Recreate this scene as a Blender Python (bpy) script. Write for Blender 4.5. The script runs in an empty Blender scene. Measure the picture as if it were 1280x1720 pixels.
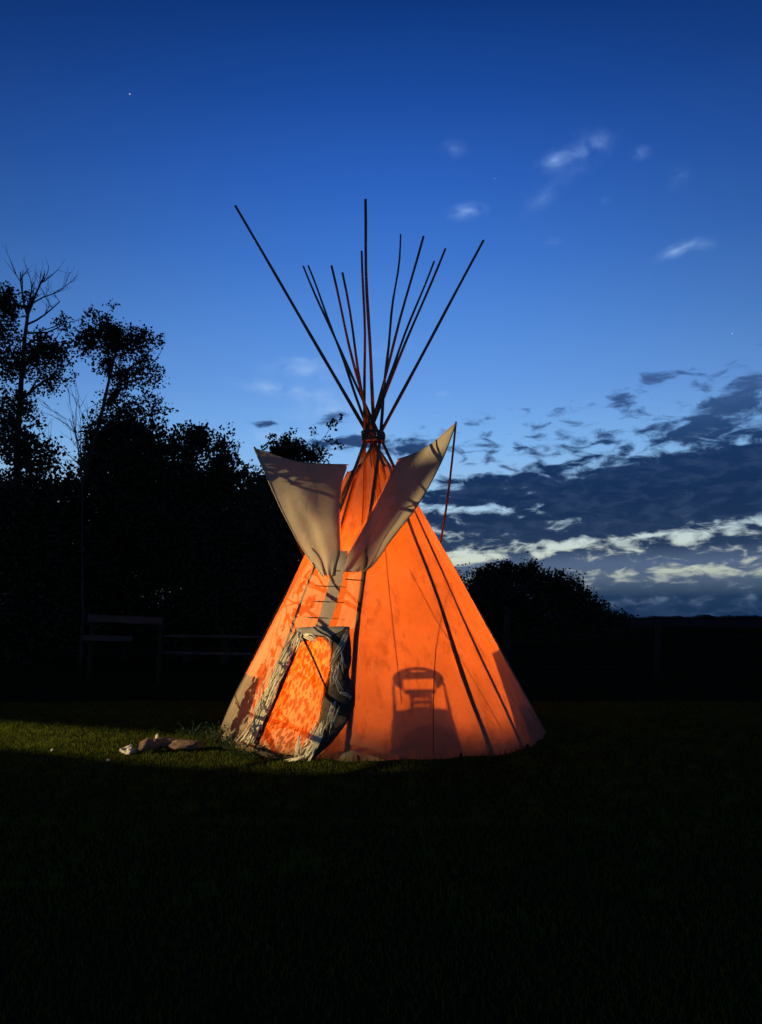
import bpy, bmesh, math, random
import numpy as np
from mathutils import Vector, Matrix, noise as mnoise
R = math.radians
random.seed(7); RNG = np.random.default_rng(7)
SC = bpy.context.scene
COL = SC.collection

# ------------------------------------------------------------------ camera
CAM_H = 1.6; PITCH = R(7.8); FPX = 1290.0
cd = bpy.data.cameras.new('camera'); cam = bpy.data.objects.new('camera', cd); COL.objects.link(cam)
cam.location = (0, 0, CAM_H); cam.rotation_euler = (R(90) + PITCH, 0, 0)
cd.sensor_fit = 'VERTICAL'; cd.sensor_height = 24; cd.lens = 24 * FPX / 1720
cd.clip_start = .05; cd.clip_end = 9000
SC.camera = cam
SC.view_settings.view_transform = 'Standard'; SC.view_settings.look = 'None'
SC.view_settings.exposure = 0; SC.view_settings.gamma = 1
SC.render.engine = 'CYCLES'; SC.cycles.use_denoising = True
SC.cycles.max_bounces = 8; SC.cycles.diffuse_bounces = 5; SC.cycles.transparent_max_bounces = 8

def ray(px, py):
    v = (860 - py) / FPX
    return np.array([(px - 640) / FPX, math.cos(PITCH) - v * math.sin(PITCH), math.sin(PITCH) + v * math.cos(PITCH)])
def at_y(px, py, Y):
    d = ray(px, py); return np.array([0, 0, CAM_H]) + d * (Y / d[1])
def ground(px, py, z=0.):
    d = ray(px, py); return np.array([0, 0, CAM_H]) + d * ((z - CAM_H) / d[2])
def azel(px, py):
    d = ray(px, py); d = d / np.linalg.norm(d)
    return math.degrees(math.atan2(d[0], d[1])), math.degrees(math.asin(d[2]))
def lin(r, g, b):
    f = lambda c: (c / 255 / 12.92) if c <= 10 else ((c / 255 + .055) / 1.055) ** 2.4
    return (f(r), f(g), f(b), 1)

# ------------------------------------------------------------------ node helper
class NT:
    def __init__(s, tree): s.t = tree; s.n = tree.nodes; s.l = tree.links
    def new(s, typ, **kw):
        n = s.n.new(typ)
        for k, v in kw.items(): setattr(n, k, v)
        return n
    def put(s, sock, v):
        if isinstance(v, bpy.types.NodeSocket): s.l.new(v, sock)
        else: sock.default_value = v
    def m(s, op, a, b=None, c=None, clamp=False):
        n = s.n.new('ShaderNodeMath'); n.operation = op; n.use_clamp = clamp
        for i, v in enumerate((a, b, c)):
            if v is not None: s.put(n.inputs[i], v)
        return n.outputs[0]
    def comb(s, x, y, z=0.):
        n = s.n.new('ShaderNodeCombineXYZ')
        for i, v in enumerate((x, y, z)): s.put(n.inputs[i], v)
        return n.outputs[0]
    def noise(s, vec, scale, detail=4, rough=.55, dist=0.):
        n = s.n.new('ShaderNodeTexNoise')
        if vec is not None: s.l.new(vec, n.inputs['Vector'])
        n.inputs['Scale'].default_value = scale; n.inputs['Detail'].default_value = detail
        n.inputs['Roughness'].default_value = rough; n.inputs['Distortion'].default_value = dist
        return n.outputs['Fac']
    def ramp(s, fac, stops, interp='LINEAR'):
        n = s.n.new('ShaderNodeValToRGB'); n.color_ramp.interpolation = interp
        el = n.color_ramp.elements
        while len(el) < len(stops): el.new(.5)
        for e, (p, c) in zip(el, stops): e.position = p; e.color = c if len(c) == 4 else (*c, 1)
        s.put(n.inputs[0], fac); return n.outputs[0]
    def smooth(s, v, lo, hi):
        n = s.n.new('ShaderNodeMapRange'); n.interpolation_type = 'SMOOTHSTEP'
        s.put(n.inputs[0], v); n.inputs[1].default_value = lo; n.inputs[2].default_value = hi
        return n.outputs[0]
    def mix(s, f, a, b, blend='MIX'):
        n = s.n.new('ShaderNodeMix'); n.data_type = 'RGBA'; n.blend_type = blend
        s.put(n.inputs[0], f); s.put(n.inputs[6], a); s.put(n.inputs[7], b)
        return n.outputs[2]

# ------------------------------------------------------------------ dusk sky (by direction: azimuth and elevation)
W = bpy.data.worlds.new('World'); SC.world = W; W.use_nodes = True
w = NT(W.node_tree); w.n.clear()
tc = w.new('ShaderNodeTexCoord'); sp = w.new('ShaderNodeSeparateXYZ'); w.l.new(tc.outputs['Generated'], sp.inputs[0])
el = w.m('MULTIPLY', w.m('ARCSINE', sp.outputs[2]), 57.2958)
az = w.m('MULTIPLY', w.m('ARCTAN2', sp.outputs[0], sp.outputs[1]), 57.2958)
S = [(-90, (6, 8, 10)), (-1, (8, 12, 18)), (0, (52, 76, 116)), (1.6, (96, 116, 142)), (3.8, (208, 216, 196)), (5.5, (200, 217, 216)), (8.5, (158, 198, 232)),
     (12.5, (126, 180, 238)), (16.5, (104, 158, 230)), (21, (84, 140, 220)), (26, (62, 118, 206)), (31, (44, 97, 188)), (36, (28, 76, 160)),
     (41.5, (13, 54, 124)), (60, (5, 32, 86)), (90, (2, 22, 66))]
grad = w.ramp(w.m('DIVIDE', w.m('ADD', el, 90.), 180.), [((e + 90) / 180, lin(*c)) for e, c in S])
# the sky dims away from where the sun went down, a little right of the tipi
dz = w.m('DIVIDE', w.m('SUBTRACT', az, 1.), 27.)
fall = w.m('DIVIDE', 1., w.m('ADD', 1., w.m('MULTIPLY', w.m('MULTIPLY', dz, dz), w.m('ADD', .10, w.m('MULTIPLY', w.smooth(el, 6., 30.), .42)))))
fall = w.m('MAXIMUM', fall, .3)
sky = w.mix(1., grad, w.comb(fall, fall, fall), 'MULTIPLY')
# --- cloud bank low on the right
v1 = w.comb(w.m('MULTIPLY', az, .075), w.m('MULTIPLY', el, .26), 3.1)
n1 = w.noise(v1, 1.9, 7, .6, .35)
v2 = w.comb(w.m('MULTIPLY', az, .25), w.m('MULTIPLY', el, .62), 8.7)
n2 = w.noise(v2, 2.3, 5, .56, .5)
ela = w.m('ADD', el, w.m('MULTIPLY', w.m('SUBTRACT', 26., az), w.m('ADD', .05, w.m('MULTIPLY', el, .0055))))
C_ = [(0, .80), (2.2, .74), (3.2, .60), (3.9, .58), (4.4, .68), (5.2, .68), (5.7, .54), (6.3, .54), (6.9, .72), (9.2, .86), (11.0, .70), (12.4, .48), (14.5, .42), (17, .30), (20, .10), (25, .0)]
cov = w.ramp(w.m('DIVIDE', ela, 25.), [(e / 25, (c, c, c, 1)) for e, c in C_])
cov = w.m('MULTIPLY', cov, w.m('ADD', .42, w.m('MULTIPLY', w.smooth(az, -4., 8.), .58)))
AE = w.comb(az, el)
def blob(px, py, rx, ry, rot=0.):
    a0, e0 = azel(px, py); k = 57.3 / FPX * 1.75
    mp = w.n.new('ShaderNodeMapping'); mp.vector_type = 'TEXTURE'; w.l.new(AE, mp.inputs[0])
    mp.inputs['Location'].default_value = (a0, e0, 0); mp.inputs['Rotation'].default_value = (0, 0, R(rot)); mp.inputs['Scale'].default_value = (rx * k, ry * k, 1)
    g = w.n.new('ShaderNodeTexGradient'); g.gradient_type = 'QUADRATIC_SPHERE'; w.l.new(mp.outputs[0], g.inputs[0]); return g.outputs['Fac']
def add_blobs(base, lst):
    for *g, amp in lst:
        base = w.m('MULTIPLY_ADD', blob(*g), amp, base)
    return base
cov = add_blobs(cov, [(1040, 672, 40, 24, 0, .42), (955, 690, 34, 24, -20, .24), (1088, 638, 26, 12, 0, .40), (1145, 626, 34, 10, 0, .34), (1218, 678, 50, 24, 15, .40),
                      (1265, 640, 30, 40, 0, .25), (1160, 735, 60, 26, 0, .25), (710, 716, 16, 8, 0, .30), (450, 712, 46, 12, 8, .62), (560, 700, 60, 16, 12, .72),
                      (600, 742, 70, 18, 0, .80), (500, 745, 50, 10, 0, .50), (690, 755, 44, 14, 0, .62), (1100, 830, 220, 44, 0, .30), (1180, 800, 150, 60, 8, .25),
                      (850, 884, 120, 8, 0, .30), (800, 818, 90, 12, 6, .22),
                      (800, 856, 90, 13, 0, -.42), (910, 850, 40, 10, 15, -.26), (1150, 752, 22, 8, 0, -.35), (1245, 745, 14, 10, 0, -.3),
                      (1080, 900, 190, 9, 4, -.20), (800, 940, 60, 9, 8, -.40), (1046, 967, 26, 9, 0, -.42), (1160, 966, 18, 7, 0, -.36), (1232, 964, 22, 6, 0, -.30), (1000, 990, 60, 5, 0, -.2)])
dens = w.m('ADD', cov, w.m('ADD', w.m('MULTIPLY', w.m('SUBTRACT', n1, .5), .80), w.m('MULTIPLY', w.m('SUBTRACT', n2, .5), 1.15)))
dark = w.smooth(dens, .36, .68)
ccol = w.ramp(w.m('DIVIDE', el, 20.), [(0, lin(24, 48, 82)), (.07, lin(30, 55, 86)), (.14, lin(80, 98, 122)), (.19, lin(78, 98, 130)), (.25, lin(30, 54, 88)), (.36, lin(14, 42, 80)), (.45, lin(12, 40, 80)), (.57, lin(18, 47, 90)), (.70, lin(44, 76, 124)), (1, lin(74, 110, 172))])
ccol = w.mix(w.m('MULTIPLY', w.smooth(n2, .60, .34), .10), ccol, lin(100, 124, 164))
sky = w.mix(w.m('MULTIPLY', dark, .985), sky, ccol)
# --- small pale clouds higher up
v3 = w.comb(w.m('MULTIPLY', az, .35), w.m('MULTIPLY', el, .55), 1.7)
n3 = w.noise(v3, 1.7, 3, .5, .3)
pale = None
for *g, amp in [(930, 270, 26, 12, 12, .75), (972, 258, 42, 22, 14, .40), (1010, 240, 26, 16, 10, .22), (1077, 257, 16, 8, 0, .50), (785, 355, 28, 11, 6, .90), (1138, 420, 28, 9, 14, .85), (1178, 411, 26, 9, 0, .22),
                (762, 250, 26, 12, 0, .22), (915, 330, 40, 14, 28, .22), (1140, 298, 16, 16, 40, .18), (925, 408, 16, 7, 0, .22), (1018, 337, 8, 6, 0, .28),
                (470, 655, 70, 11, -8, .8), (520, 622, 70, 16, 0, .6), (560, 690, 80, 16, 6, .5), (510, 604, 26, 6, 0, .35), (640, 590, 60, 14, 5, .16), (742, 662, 14, 5, 0, .40), (550, 665, 90, 20, 0, .3), (450, 735, 90, 14, 4, .45), (600, 725, 80, 40, 0, .25)]:
    pale = w.m('MULTIPLY', blob(*g), amp) if pale is None else w.m('MULTIPLY_ADD', blob(*g), amp, pale)
pale = w.m('MULTIPLY', pale, w.smooth(n3, .25, .72), clamp=True)
pale = w.m('MULTIPLY', pale, w.m('SUBTRACT', 1., dark))
sky = w.mix(pale, sky, w.ramp(w.m('DIVIDE', el, 45.), [(0, lin(190, 215, 235)), (.35, lin(165, 200, 240)), (.8, lin(138, 176, 244))]))
for px, py, a in [(218, 158, 1.6), (1230, 560, .9), (1174, 676, .8), (831, 300, .35)]:      # first stars
    sky = w.mix(w.m('MULTIPLY', blob(px, py, .95, .95), a, clamp=True), sky, lin(225, 235, 255))
bg = w.new('ShaderNodeBackground'); w.l.new(sky, bg.inputs[0]); bg.inputs[1].default_value = 1.0
wo = w.new('ShaderNodeOutputWorld'); w.l.new(bg.outputs[0], wo.inputs[0])
W.cycles.sampling_method = 'MANUAL'; W.cycles.sample_map_resolution = 512

# ------------------------------------------------------------------ object helpers
def tag(o, label=None, cat=None, group=None, kind=None):
    for k, v in (('label', label), ('category', cat), ('group', group), ('kind', kind)):
        if v: o[k] = v
    return o
def empty(name, loc=(0, 0, 0), rz=0.):
    o = bpy.data.objects.new(name, None); COL.objects.link(o); o.location = loc; o.rotation_euler = (0, 0, rz)
    o.empty_display_size = .2; return o
def mesh_obj(name, verts, faces, mat, parent=None, smooth=False, mats=None):
    me = bpy.data.meshes.new(name)
    me.from_pydata([tuple(map(float, v)) for v in verts], [], faces)
    if smooth: me.polygons.foreach_set('use_smooth', [True] * len(me.polygons))
    me.materials.append(mat); me.update()
    o = bpy.data.objects.new(name, me); COL.objects.link(o)
    if parent: o.parent = parent; o.matrix_parent_inverse = Matrix.Translation(-parent.location) if parent.type == 'EMPTY' and parent.rotation_euler.z == 0 else Matrix()
    return o
class MB:
    def __init__(s): s.v = []; s.f = []
    def add(s, v, f):
        b = len(s.v); s.v += [tuple(map(float, p)) for p in v]; s.f += [tuple(i + b for i in q) for q in f]
    def tube(s, pts, rad, n=7, cap=True):
        pts = [Vector(p) for p in pts]; k = len(pts)
        if not hasattr(rad, '__len__'): rad = [rad] * k
        vs = []; up = None
        for i, p in enumerate(pts):
            t = (pts[min(i + 1, k - 1)] - pts[max(i - 1, 0)]).normalized()
            if up is None: up = t.orthogonal().normalized()
            up = (up - t * up.dot(t)); up = up.normalized() if up.length > 1e-6 else t.orthogonal().normalized()
            b = t.cross(up)
            for j in range(n):
                a = 2 * math.pi * j / n; vs.append(p + (up * math.cos(a) + b * math.sin(a)) * rad[i])
        fs = [(i * n + j, i * n + (j + 1) % n, (i + 1) * n + (j + 1) % n, (i + 1) * n + j) for i in range(k - 1) for j in range(n)]
        if cap: fs += [tuple(range(n))[::-1], tuple((k - 1) * n + j for j in range(n))]
        s.add(vs, fs)
    def box(s, c, d, rot=None):
        c = Vector(c); vs = []
        for x in (-1, 1):
            for y in (-1, 1):
                for z in (-1, 1):
                    p = Vector((x * d[0] / 2, y * d[1] / 2, z * d[2] / 2)); vs.append(c + (rot @ p if rot else p))
        s.add(vs, [(0, 1, 3, 2), (4, 6, 7, 5), (0, 4, 5, 1), (2, 3, 7, 6), (0, 2, 6, 4), (1, 5, 7, 3)])
    def lathe(s, prof, c=(0, 0, 0), n=16):
        vs = [(c[0] + r * math.cos(2 * math.pi * j / n), c[1] + r * math.sin(2 * math.pi * j / n), c[2] + z) for r, z in prof for j in range(n)]
        s.add(vs, [(i * n + j, i * n + (j + 1) % n, (i + 1) * n + (j + 1) % n, (i + 1) * n + j) for i in range(len(prof) - 1) for j in range(n)])
    def build(s, name, mat, parent=None, smooth=False): return mesh_obj(name, s.v, s.f, mat, parent, smooth)
def solidify(o, t, off=0.):
    md = o.modifiers.new('thickness', 'SOLIDIFY'); md.thickness = t; md.offset = off; return o
def subsurf(o, l=1):
    md = o.modifiers.new('smooth', 'SUBSURF'); md.levels = l; md.render_levels = l; return o
def bevel(o, wd=.01, seg=2):
    md = o.modifiers.new('bevel', 'BEVEL'); md.width = wd; md.segments = seg; return o

def resample(P, n):
    P = np.array(P, float); d = np.concatenate([[0], np.cumsum(np.linalg.norm(np.diff(P, axis=0), axis=1))]); d /= d[-1]
    t_ = np.linspace(0, 1, n); return np.stack([np.interp(t_, d, P[:, k]) for k in range(P.shape[1])], 1)

# ------------------------------------------------------------------ materials
def material(name):
    m = bpy.data.materials.new(name); m.use_nodes = True; t = NT(m.node_tree); t.n.clear()
    out = t.new('ShaderNodeOutputMaterial'); return m, t, out
def plain(name, c1, c2=None, scale=6., rough=.85, stretch=(1, 1, 1), bump=.2, spec=.2, transl=0., detail=5):
    m, t, out = material(name)
    tcn = t.new('ShaderNodeTexCoord'); mp = t.new('ShaderNodeMapping'); t.l.new(tcn.outputs['Object'], mp.inputs[0])
    mp.inputs['Scale'].default_value = stretch
    f = t.noise(mp.outputs[0], scale, detail, .6)
    col = t.ramp(f, [(.28, (*c1, 1)), (.72, (*(c2 or c1), 1))])
    p = t.new('ShaderNodeBsdfPrincipled'); t.l.new(col, p.inputs['Base Color']); p.inputs['Roughness'].default_value = rough
    p.inputs['Specular IOR Level'].default_value = spec
    if bump:
        b = t.new('ShaderNodeBump'); b.inputs['Strength'].default_value = bump; b.inputs['Distance'].default_value = .02
        t.l.new(f, b.inputs['Height']); t.l.new(b.outputs[0], p.inputs['Normal'])
    sh = p.outputs[0]
    if transl:
        tr = t.new('ShaderNodeBsdfTranslucent'); t.l.new(col, tr.inputs[0])
        mx = t.new('ShaderNodeMixShader'); mx.inputs[0].default_value = transl
        t.l.new(sh, mx.inputs[1]); t.l.new(tr.outputs[0], mx.inputs[2]); sh = mx.outputs[0]
    t.l.new(sh, out.inputs[0]); return m
def canvas(name, transl, c1=(.35, .29, .18), c2=(.44, .37, .235), streak=True):
    m, t, out = material(name)
    tcn = t.new('ShaderNodeTexCoord'); o_ = tcn.outputs['Object']
    big = t.noise(o_, 1.6, 5, .6); fine = t.noise(o_, 55., 3, .6)
    col = t.ramp(t.m('ADD', t.m('MULTIPLY', big, .75), t.m('MULTIPLY', fine, .25)), [(.3, (*c1, 1)), (.7, (*c2, 1))])
    if streak:                                   # water stains that ran down the cloth
        mp = t.new('ShaderNodeMapping'); t.l.new(o_, mp.inputs[0]); mp.inputs['Scale'].default_value = (5., 5., .35)
        st = t.noise(mp.outputs[0], 1.5, 4, .65)
        col = t.mix(t.m('MULTIPLY', t.smooth(st, .50, .68), .62), col, (*[c * .6 for c in c1], 1))
        sz = t.new('ShaderNodeSeparateXYZ'); t.l.new(o_, sz.inputs[0])              # hem mud, which also paints in the glow fading at the base
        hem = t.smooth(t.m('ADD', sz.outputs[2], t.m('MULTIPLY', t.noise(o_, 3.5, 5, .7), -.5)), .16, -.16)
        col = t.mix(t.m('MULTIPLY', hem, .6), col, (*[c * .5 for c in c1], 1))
        blo = t.noise(o_, .9, 5, .6)
        col = t.mix(t.m('MULTIPLY', t.smooth(blo, .42, .72), .6), col, (*[c * .66 for c in c1], 1))
    d = t.new('ShaderNodeBsdfDiffuse'); t.l.new(col, d.inputs[0])
    b = t.new('ShaderNodeBump'); b.inputs['Strength'].default_value = .5; b.inputs['Distance'].default_value = .04
    t.l.new(t.noise(o_, 4., 4, .6), b.inputs['Height']); t.l.new(b.outputs[0], d.inputs['Normal'])
    tr = t.new('ShaderNodeBsdfTranslucent'); t.l.new(col, tr.inputs[0])
    mx = t.new('ShaderNodeMixShader'); mx.inputs[0].default_value = transl
    t.l.new(d.outputs[0], mx.inputs[1]); t.l.new(tr.outputs[0], mx.inputs[2]); t.l.new(mx.outputs[0], out.inputs[0]); return m
M = {}
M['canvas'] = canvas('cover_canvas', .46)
M['flap'] = canvas('flap_canvas', .24, (.32, .265, .185), (.44, .375, .265), False)
M['seam'] = canvas('doubled_canvas', .16, (.26, .22, .17), (.36, .31, .24), False)
M['join'] = canvas('sewn_join', .60, (.44, .36, .24), (.52, .44, .3), False)
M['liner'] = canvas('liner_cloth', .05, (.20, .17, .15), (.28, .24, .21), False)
M['pole'] = plain('peeled_pole_wood', (.10, .055, .028), (.20, .115, .06), 5., .6, (6, 6, .6), .3, .3)
M['dark_wood'] = plain('dark_wood', (.020, .013, .009), (.05, .034, .022), 8., .8, (1, 1, 6))
M['rope'] = plain('rope_fibre', (.10, .07, .045), (.2, .15, .1), 60., .9)
M['hide'] = plain('dark_hide', (.030, .023, .017), (.085, .064, .043), 14., .9, bump=.7)
M['fringe'] = plain('buckskin_fringe', (.56, .49, .32), (.80, .72, .50), 30., .85)
M['plastic'] = plain('chair_plastic', (.22, .20, .18), (.26, .24, .22), 4., .5, bump=0, spec=.4)
M['metal'] = plain('lantern_metal', (.05, .05, .05), (.09, .08, .07), 20., .4, bump=0, spec=.5)
M['board'] = plain('weathered_board', (.045, .042, .040), (.080, .075, .070), 5., .85, (1, 1, 8))
M['post'] = plain('weathered_post', (.016, .013, .010), (.034, .028, .022), 6., .85, (4, 4, .8))
M['wire'] = plain('fence_wire', (.02, .018, .016), (.03, .028, .025), 30., .5, bump=0)
M['bark'] = plain('poplar_bark', (.03, .026, .022), (.075, .066, .056), 6., .9, (3, 3, .8), .5)
M['leaf'] = plain('tree_leaf', (.020, .030, .014), (.042, .056, .024), .8, .7, bump=0, transl=.15)
M['weed'] = plain('weed_leaf', (.014, .032, .008), (.030, .058, .014), 3., .6, bump=0, transl=.25)
M['log'] = plain('broken_wood', (.10, .058, .032), (.26, .165, .095), 9., .85, (1, 5, 5), .6)
M['stone'] = plain('pale_stone', (.40, .35, .26), (.62, .56, .44), 12., .8, bump=.4)
M['bedding'] = plain('wool_blanket', (.10, .05, .04), (.16, .09, .07), 10., .95)

# grass and ground
m, t, out = material('meadow_ground'); M['ground'] = m
tcn = t.new('ShaderNodeTexCoord'); o_ = tcn.outputs['Object']
gf = t.noise(o_, .5, 6, .65); g2 = t.noise(o_, 9., 5, .7)
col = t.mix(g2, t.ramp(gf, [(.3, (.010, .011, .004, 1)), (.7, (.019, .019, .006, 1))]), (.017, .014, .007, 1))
p = t.new('ShaderNodeBsdfPrincipled'); t.l.new(col, p.inputs['Base Color']); p.inputs['Roughness'].default_value = 1.; p.inputs['Specular IOR Level'].default_value = 0.
b = t.new('ShaderNodeBump'); b.inputs['Strength'].default_value = .6; b.inputs['Distance'].default_value = .05; t.l.new(g2, b.inputs['Height']); t.l.new(b.outputs[0], p.inputs['Normal'])
t.l.new(p.outputs[0], out.inputs[0])
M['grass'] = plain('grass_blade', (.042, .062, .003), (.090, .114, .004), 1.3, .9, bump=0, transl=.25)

# printed door cloth: sprays of leaves
m, t, out = material('leaf_print_cloth'); M['print'] = m
tcn = t.new('ShaderNodeTexCoord'); o_ = tcn.outputs['UV']
def leaves(scale, rot, thr, asp):
    mp = t.new('ShaderNodeMapping'); t.l.new(o_, mp.inputs[0]); mp.inputs['Rotation'].default_value = (0, 0, R(rot)); mp.inputs['Scale'].default_value = (scale, scale * asp, 1)
    vo = t.new('ShaderNodeTexVoronoi'); vo.voronoi_dimensions = '2D'; t.l.new(mp.outputs[0], vo.inputs['Vector']); vo.inputs['Scale'].default_value = 1.; vo.inputs['Randomness'].default_value = .8
    return t.smooth(vo.outputs['Distance'], thr + .05, thr - .03)
lf = t.m('MAXIMUM', t.m('MAXIMUM', leaves(9, 35, .23, .50), leaves(10, -40, .22, .48)), leaves(15, 80, .20, .55))
wv = t.new('ShaderNodeTexWave'); mp = t.new('ShaderNodeMapping'); t.l.new(o_, mp.inputs[0]); mp.inputs['Rotation'].default_value = (0, 0, R(25)); t.l.new(mp.outputs[0], wv.inputs[0])
wv.inputs['Scale'].default_value = 3.2; wv.inputs['Distortion'].default_value = 9.; wv.inputs['Detail Scale'].default_value = 2.2
lf = t.m('MAXIMUM', lf, t.smooth(wv.outputs['Fac'], .93, .99))
col = t.mix(t.m('MULTIPLY', lf, .72), (.66, .48, .25, 1), (.20, .065, .022, 1))
d = t.new('ShaderNodeBsdfDiffuse'); t.l.new(col, d.inputs[0]); tr = t.new('ShaderNodeBsdfTranslucent'); t.l.new(col, tr.inputs[0])
mx = t.new('ShaderNodeMixShader'); mx.inputs[0].default_value = .70; t.l.new(d.outputs[0], mx.inputs[1]); t.l.new(tr.outputs[0], mx.inputs[2]); t.l.new(mx.outputs[0], out.inputs[0])
def emit(name, c, s):
    m, t, out = material(name); e = t.new('ShaderNodeEmission'); e.inputs[0].default_value = (*c, 1); e.inputs[1].default_value = s
    t.l.new(e.outputs[0], out.inputs[0]); return m
M['flame'] = emit('lantern_glow', (1., .150, .002), 4300)
M['glow_small'] = emit('hanging_lantern_glow', (1., .155, .002), 1750)

# ------------------------------------------------------------------ ground: one sheet to the horizon
def gz(x, y):
    k = max(0., min(1., (math.hypot(x, y - 11.15) - 2.6) / 3.))
    return k * .035 * mnoise.noise(Vector((x * .35, y * .35, 0)))
ax = sorted(set([-6000, -2500, -900, -300, -120, -60, -30] + [x * .8 for x in range(-25, 26)] + [30, 60, 120, 300, 900, 2500, 6000]))
ay = sorted(set([-300, -60, -20] + [y * .8 for y in range(-8, 33)] + [34, 50, 80, 130, 250, 600, 1500, 3500, 7500]))
gv = [(x, y, gz(x, y) if abs(x) < 18 and -4 < y < 24 else 0) for y in ay for x in ax]; nx = len(ax)
gfc = [(j * nx + i, j * nx + i + 1, (j + 1) * nx + i + 1, (j + 1) * nx + i) for j in range(len(ay) - 1) for i in range(nx - 1)]
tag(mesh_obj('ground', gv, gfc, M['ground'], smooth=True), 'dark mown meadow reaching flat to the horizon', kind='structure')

# ------------------------------------------------------------------ tipi
CX, CY = 0., 11.15; ZT = 4.25; TX, TY = -.115, 11.15; R0 = 2.30; RT = .13
def axis(z): k = z / ZT; return CX + (TX - CX) * k, CY + (TY - CY) * k
def rad(z): return R0 + (RT - R0) * z / ZT
def on_cone(phi, z, off=0.):
    cx, cy = axis(z); r = (rad(z)) + off
    return np.array([cx + r * math.sin(phi), cy - r * math.cos(phi), z])
def cone_hit(px, py, off=0.):
    d = ray(px, py); o = np.array([0, 0, CAM_H]); prev = None; best = (9, None)
    for s in np.arange(7.5, 13.5, .01):
        q = o + d * s
        cx, cy = axis(q[2]); f = math.hypot(q[0] - cx, q[1] - cy) - rad(q[2]) - off
        if f < best[0]: best = (f, q)
        if f <= 0: return q
    return best[1]                               # nearest pass when the ray misses
def phi_z(q):
    cx, cy = axis(q[2]); return math.atan2(q[0] - cx, -(q[1] - cy)), q[2]
POLES = [[86.56, -0.044, 0.075, 9.28], [49.267, 0.095, 0.036, 8.4], [34.55, -0.053, 0.011, 8.82], [152.99, -0.06, -0.029, 7.33], [163.467, 0.104, 0.075, 7.2],
         [-173.084, 0.113, 0.123, 7.42], [176.988, 0.11, -0.018, 8.1], [-9.89, -0.043, 0.09, 9.85], [-138.495, 0.11, 0.021, 7.7], [-116.82, 0.097, 0.003, 7.7],
         [-46.148, 0.107, -0.022, 8.38], [-86.979, -0.067, -0.091, 8.43]]
tipi = empty('tipi', (CX, CY, 0))
tag(tipi, 'canvas tipi glowing orange from inside with smoke flaps and a fringed door cover', 'tipi')
for i, (deg, rd, off, L) in enumerate(POLES):
    a = R(deg); dv = np.array([math.sin(a), -math.cos(a)]); tg = np.array([math.cos(a), math.sin(a)])
    B = np.array([CX + (R0 - .05) * dv[0], CY + (R0 - .05) * dv[1], 0.]); X = np.array([TX + rd * dv[0] + off * tg[0], TY + rd * dv[1] + off * tg[1], ZT])
    u = (X - B) / np.linalg.norm(X - B)
    pts = []; rr = []
    for k in range(27):
        s = L * k / 26; wob = .018 * math.sin(s * 1.3 + i * 2.1) + .012 * math.sin(s * 2.9 + i)
        amp = min(1, s * .6) * min(1., abs(s - 4.7) * .5 + .2)
        kz = min(1., u[2] * s / ZT); bow = (.10 - rd) * 4 * kz * (1 - kz) * .62
        pts.append(B + u * s + np.array([dv[0], dv[1], 0]) * bow + np.array([tg[0], tg[1], 0]) * wob * amp - (np.array([0, 0, .06]) if k == 0 else 0))
        base_r = .040 if i in (0, 6, 11) else .034
        rr.append(base_r * (1 - .55 * k / 26) * (1 + .06 * math.sin(s * 5 + i)))
    mb = MB(); mb.tube(pts, rr, 8); mb.build('pole', M['pole'], tipi, True)

# --- cover
angs = sorted(R(p[0]) for p in POLES)
def facet(phi):
    phi = (phi + math.pi) % (2 * math.pi) - math.pi
    lo = max([a for a in angs if a <= phi], default=angs[-1] - 2 * math.pi); hi = min([a for a in angs if a > phi], default=angs[0] + 2 * math.pi)
    h = (hi - lo) / 2; mid = (hi + lo) / 2
    return 1 - .55 * (1 - math.cos(min(h, .42)) / math.cos((phi - mid) * min(1, .42 / h)))
def poly_phi(pxs):
    q = [phi_z(cone_hit(*p)) for p in pxs]; q.sort(key=lambda t: t[1]); return [t[1] for t in q], [t[0] for t in q]
seamz, seamp = poly_phi([(575, 928), (565, 985), (552, 1030), (541, 1060)])
Z_V = seamz[-1]; Z_D = cone_hit(541, 1064)[2]; ZTOP = cone_hit(640, 781)[2] - .02
lz, lp = poly_phi([(574, 928), (572, 880), (573, 830), (580, 790)])
rz_, rp = poly_phi([(578, 928), (600, 895), (626, 850), (650, 800)])
def seam_phi(z): return float(np.interp(z, seamz, seamp)) if z > seamz[0] else seamp[0] + (seamp[0] - R(-33)) * 0 + (R(-33) - seamp[0]) * min(1, (seamz[0] - z) / seamz[0])
dlz, dlp = poly_phi([(511, 1076), (497, 1108), (475, 1162), (452, 1216), (440, 1246)]); drz, drp = poly_phi([(553, 1078), (558, 1098), (556, 1128), (546, 1160), (539, 1200), (527, 1240), (503, 1266)])
Z_H0, Z_H1 = max(dlz[0], drz[0]), min(dlz[-1], drz[-1])
def edges(z):
    if z >= Z_V: 
        k = max(0, (z - lz[-1])) 
        return float(np.interp(z, lz, lp)) - k * .3, float(np.interp(z, rz_, rp)) + k * .3
    s = seam_phi(z)
    if Z_H0 - .04 < z < Z_H1 + .03:
        k = min(1, max(0, (z - Z_H0 + .04) / .05)) * min(1, max(0, (Z_H1 + .03 - z) / .08)) ** .6
        return s + (float(np.interp(z, dlz, dlp)) - s) * k, s + (float(np.interp(z, drz, drp)) - s) * k
    return s, s
NC = 200; rows = np.concatenate([np.linspace(0, ZTOP, 90)])
cv = []; uvs = []
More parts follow.
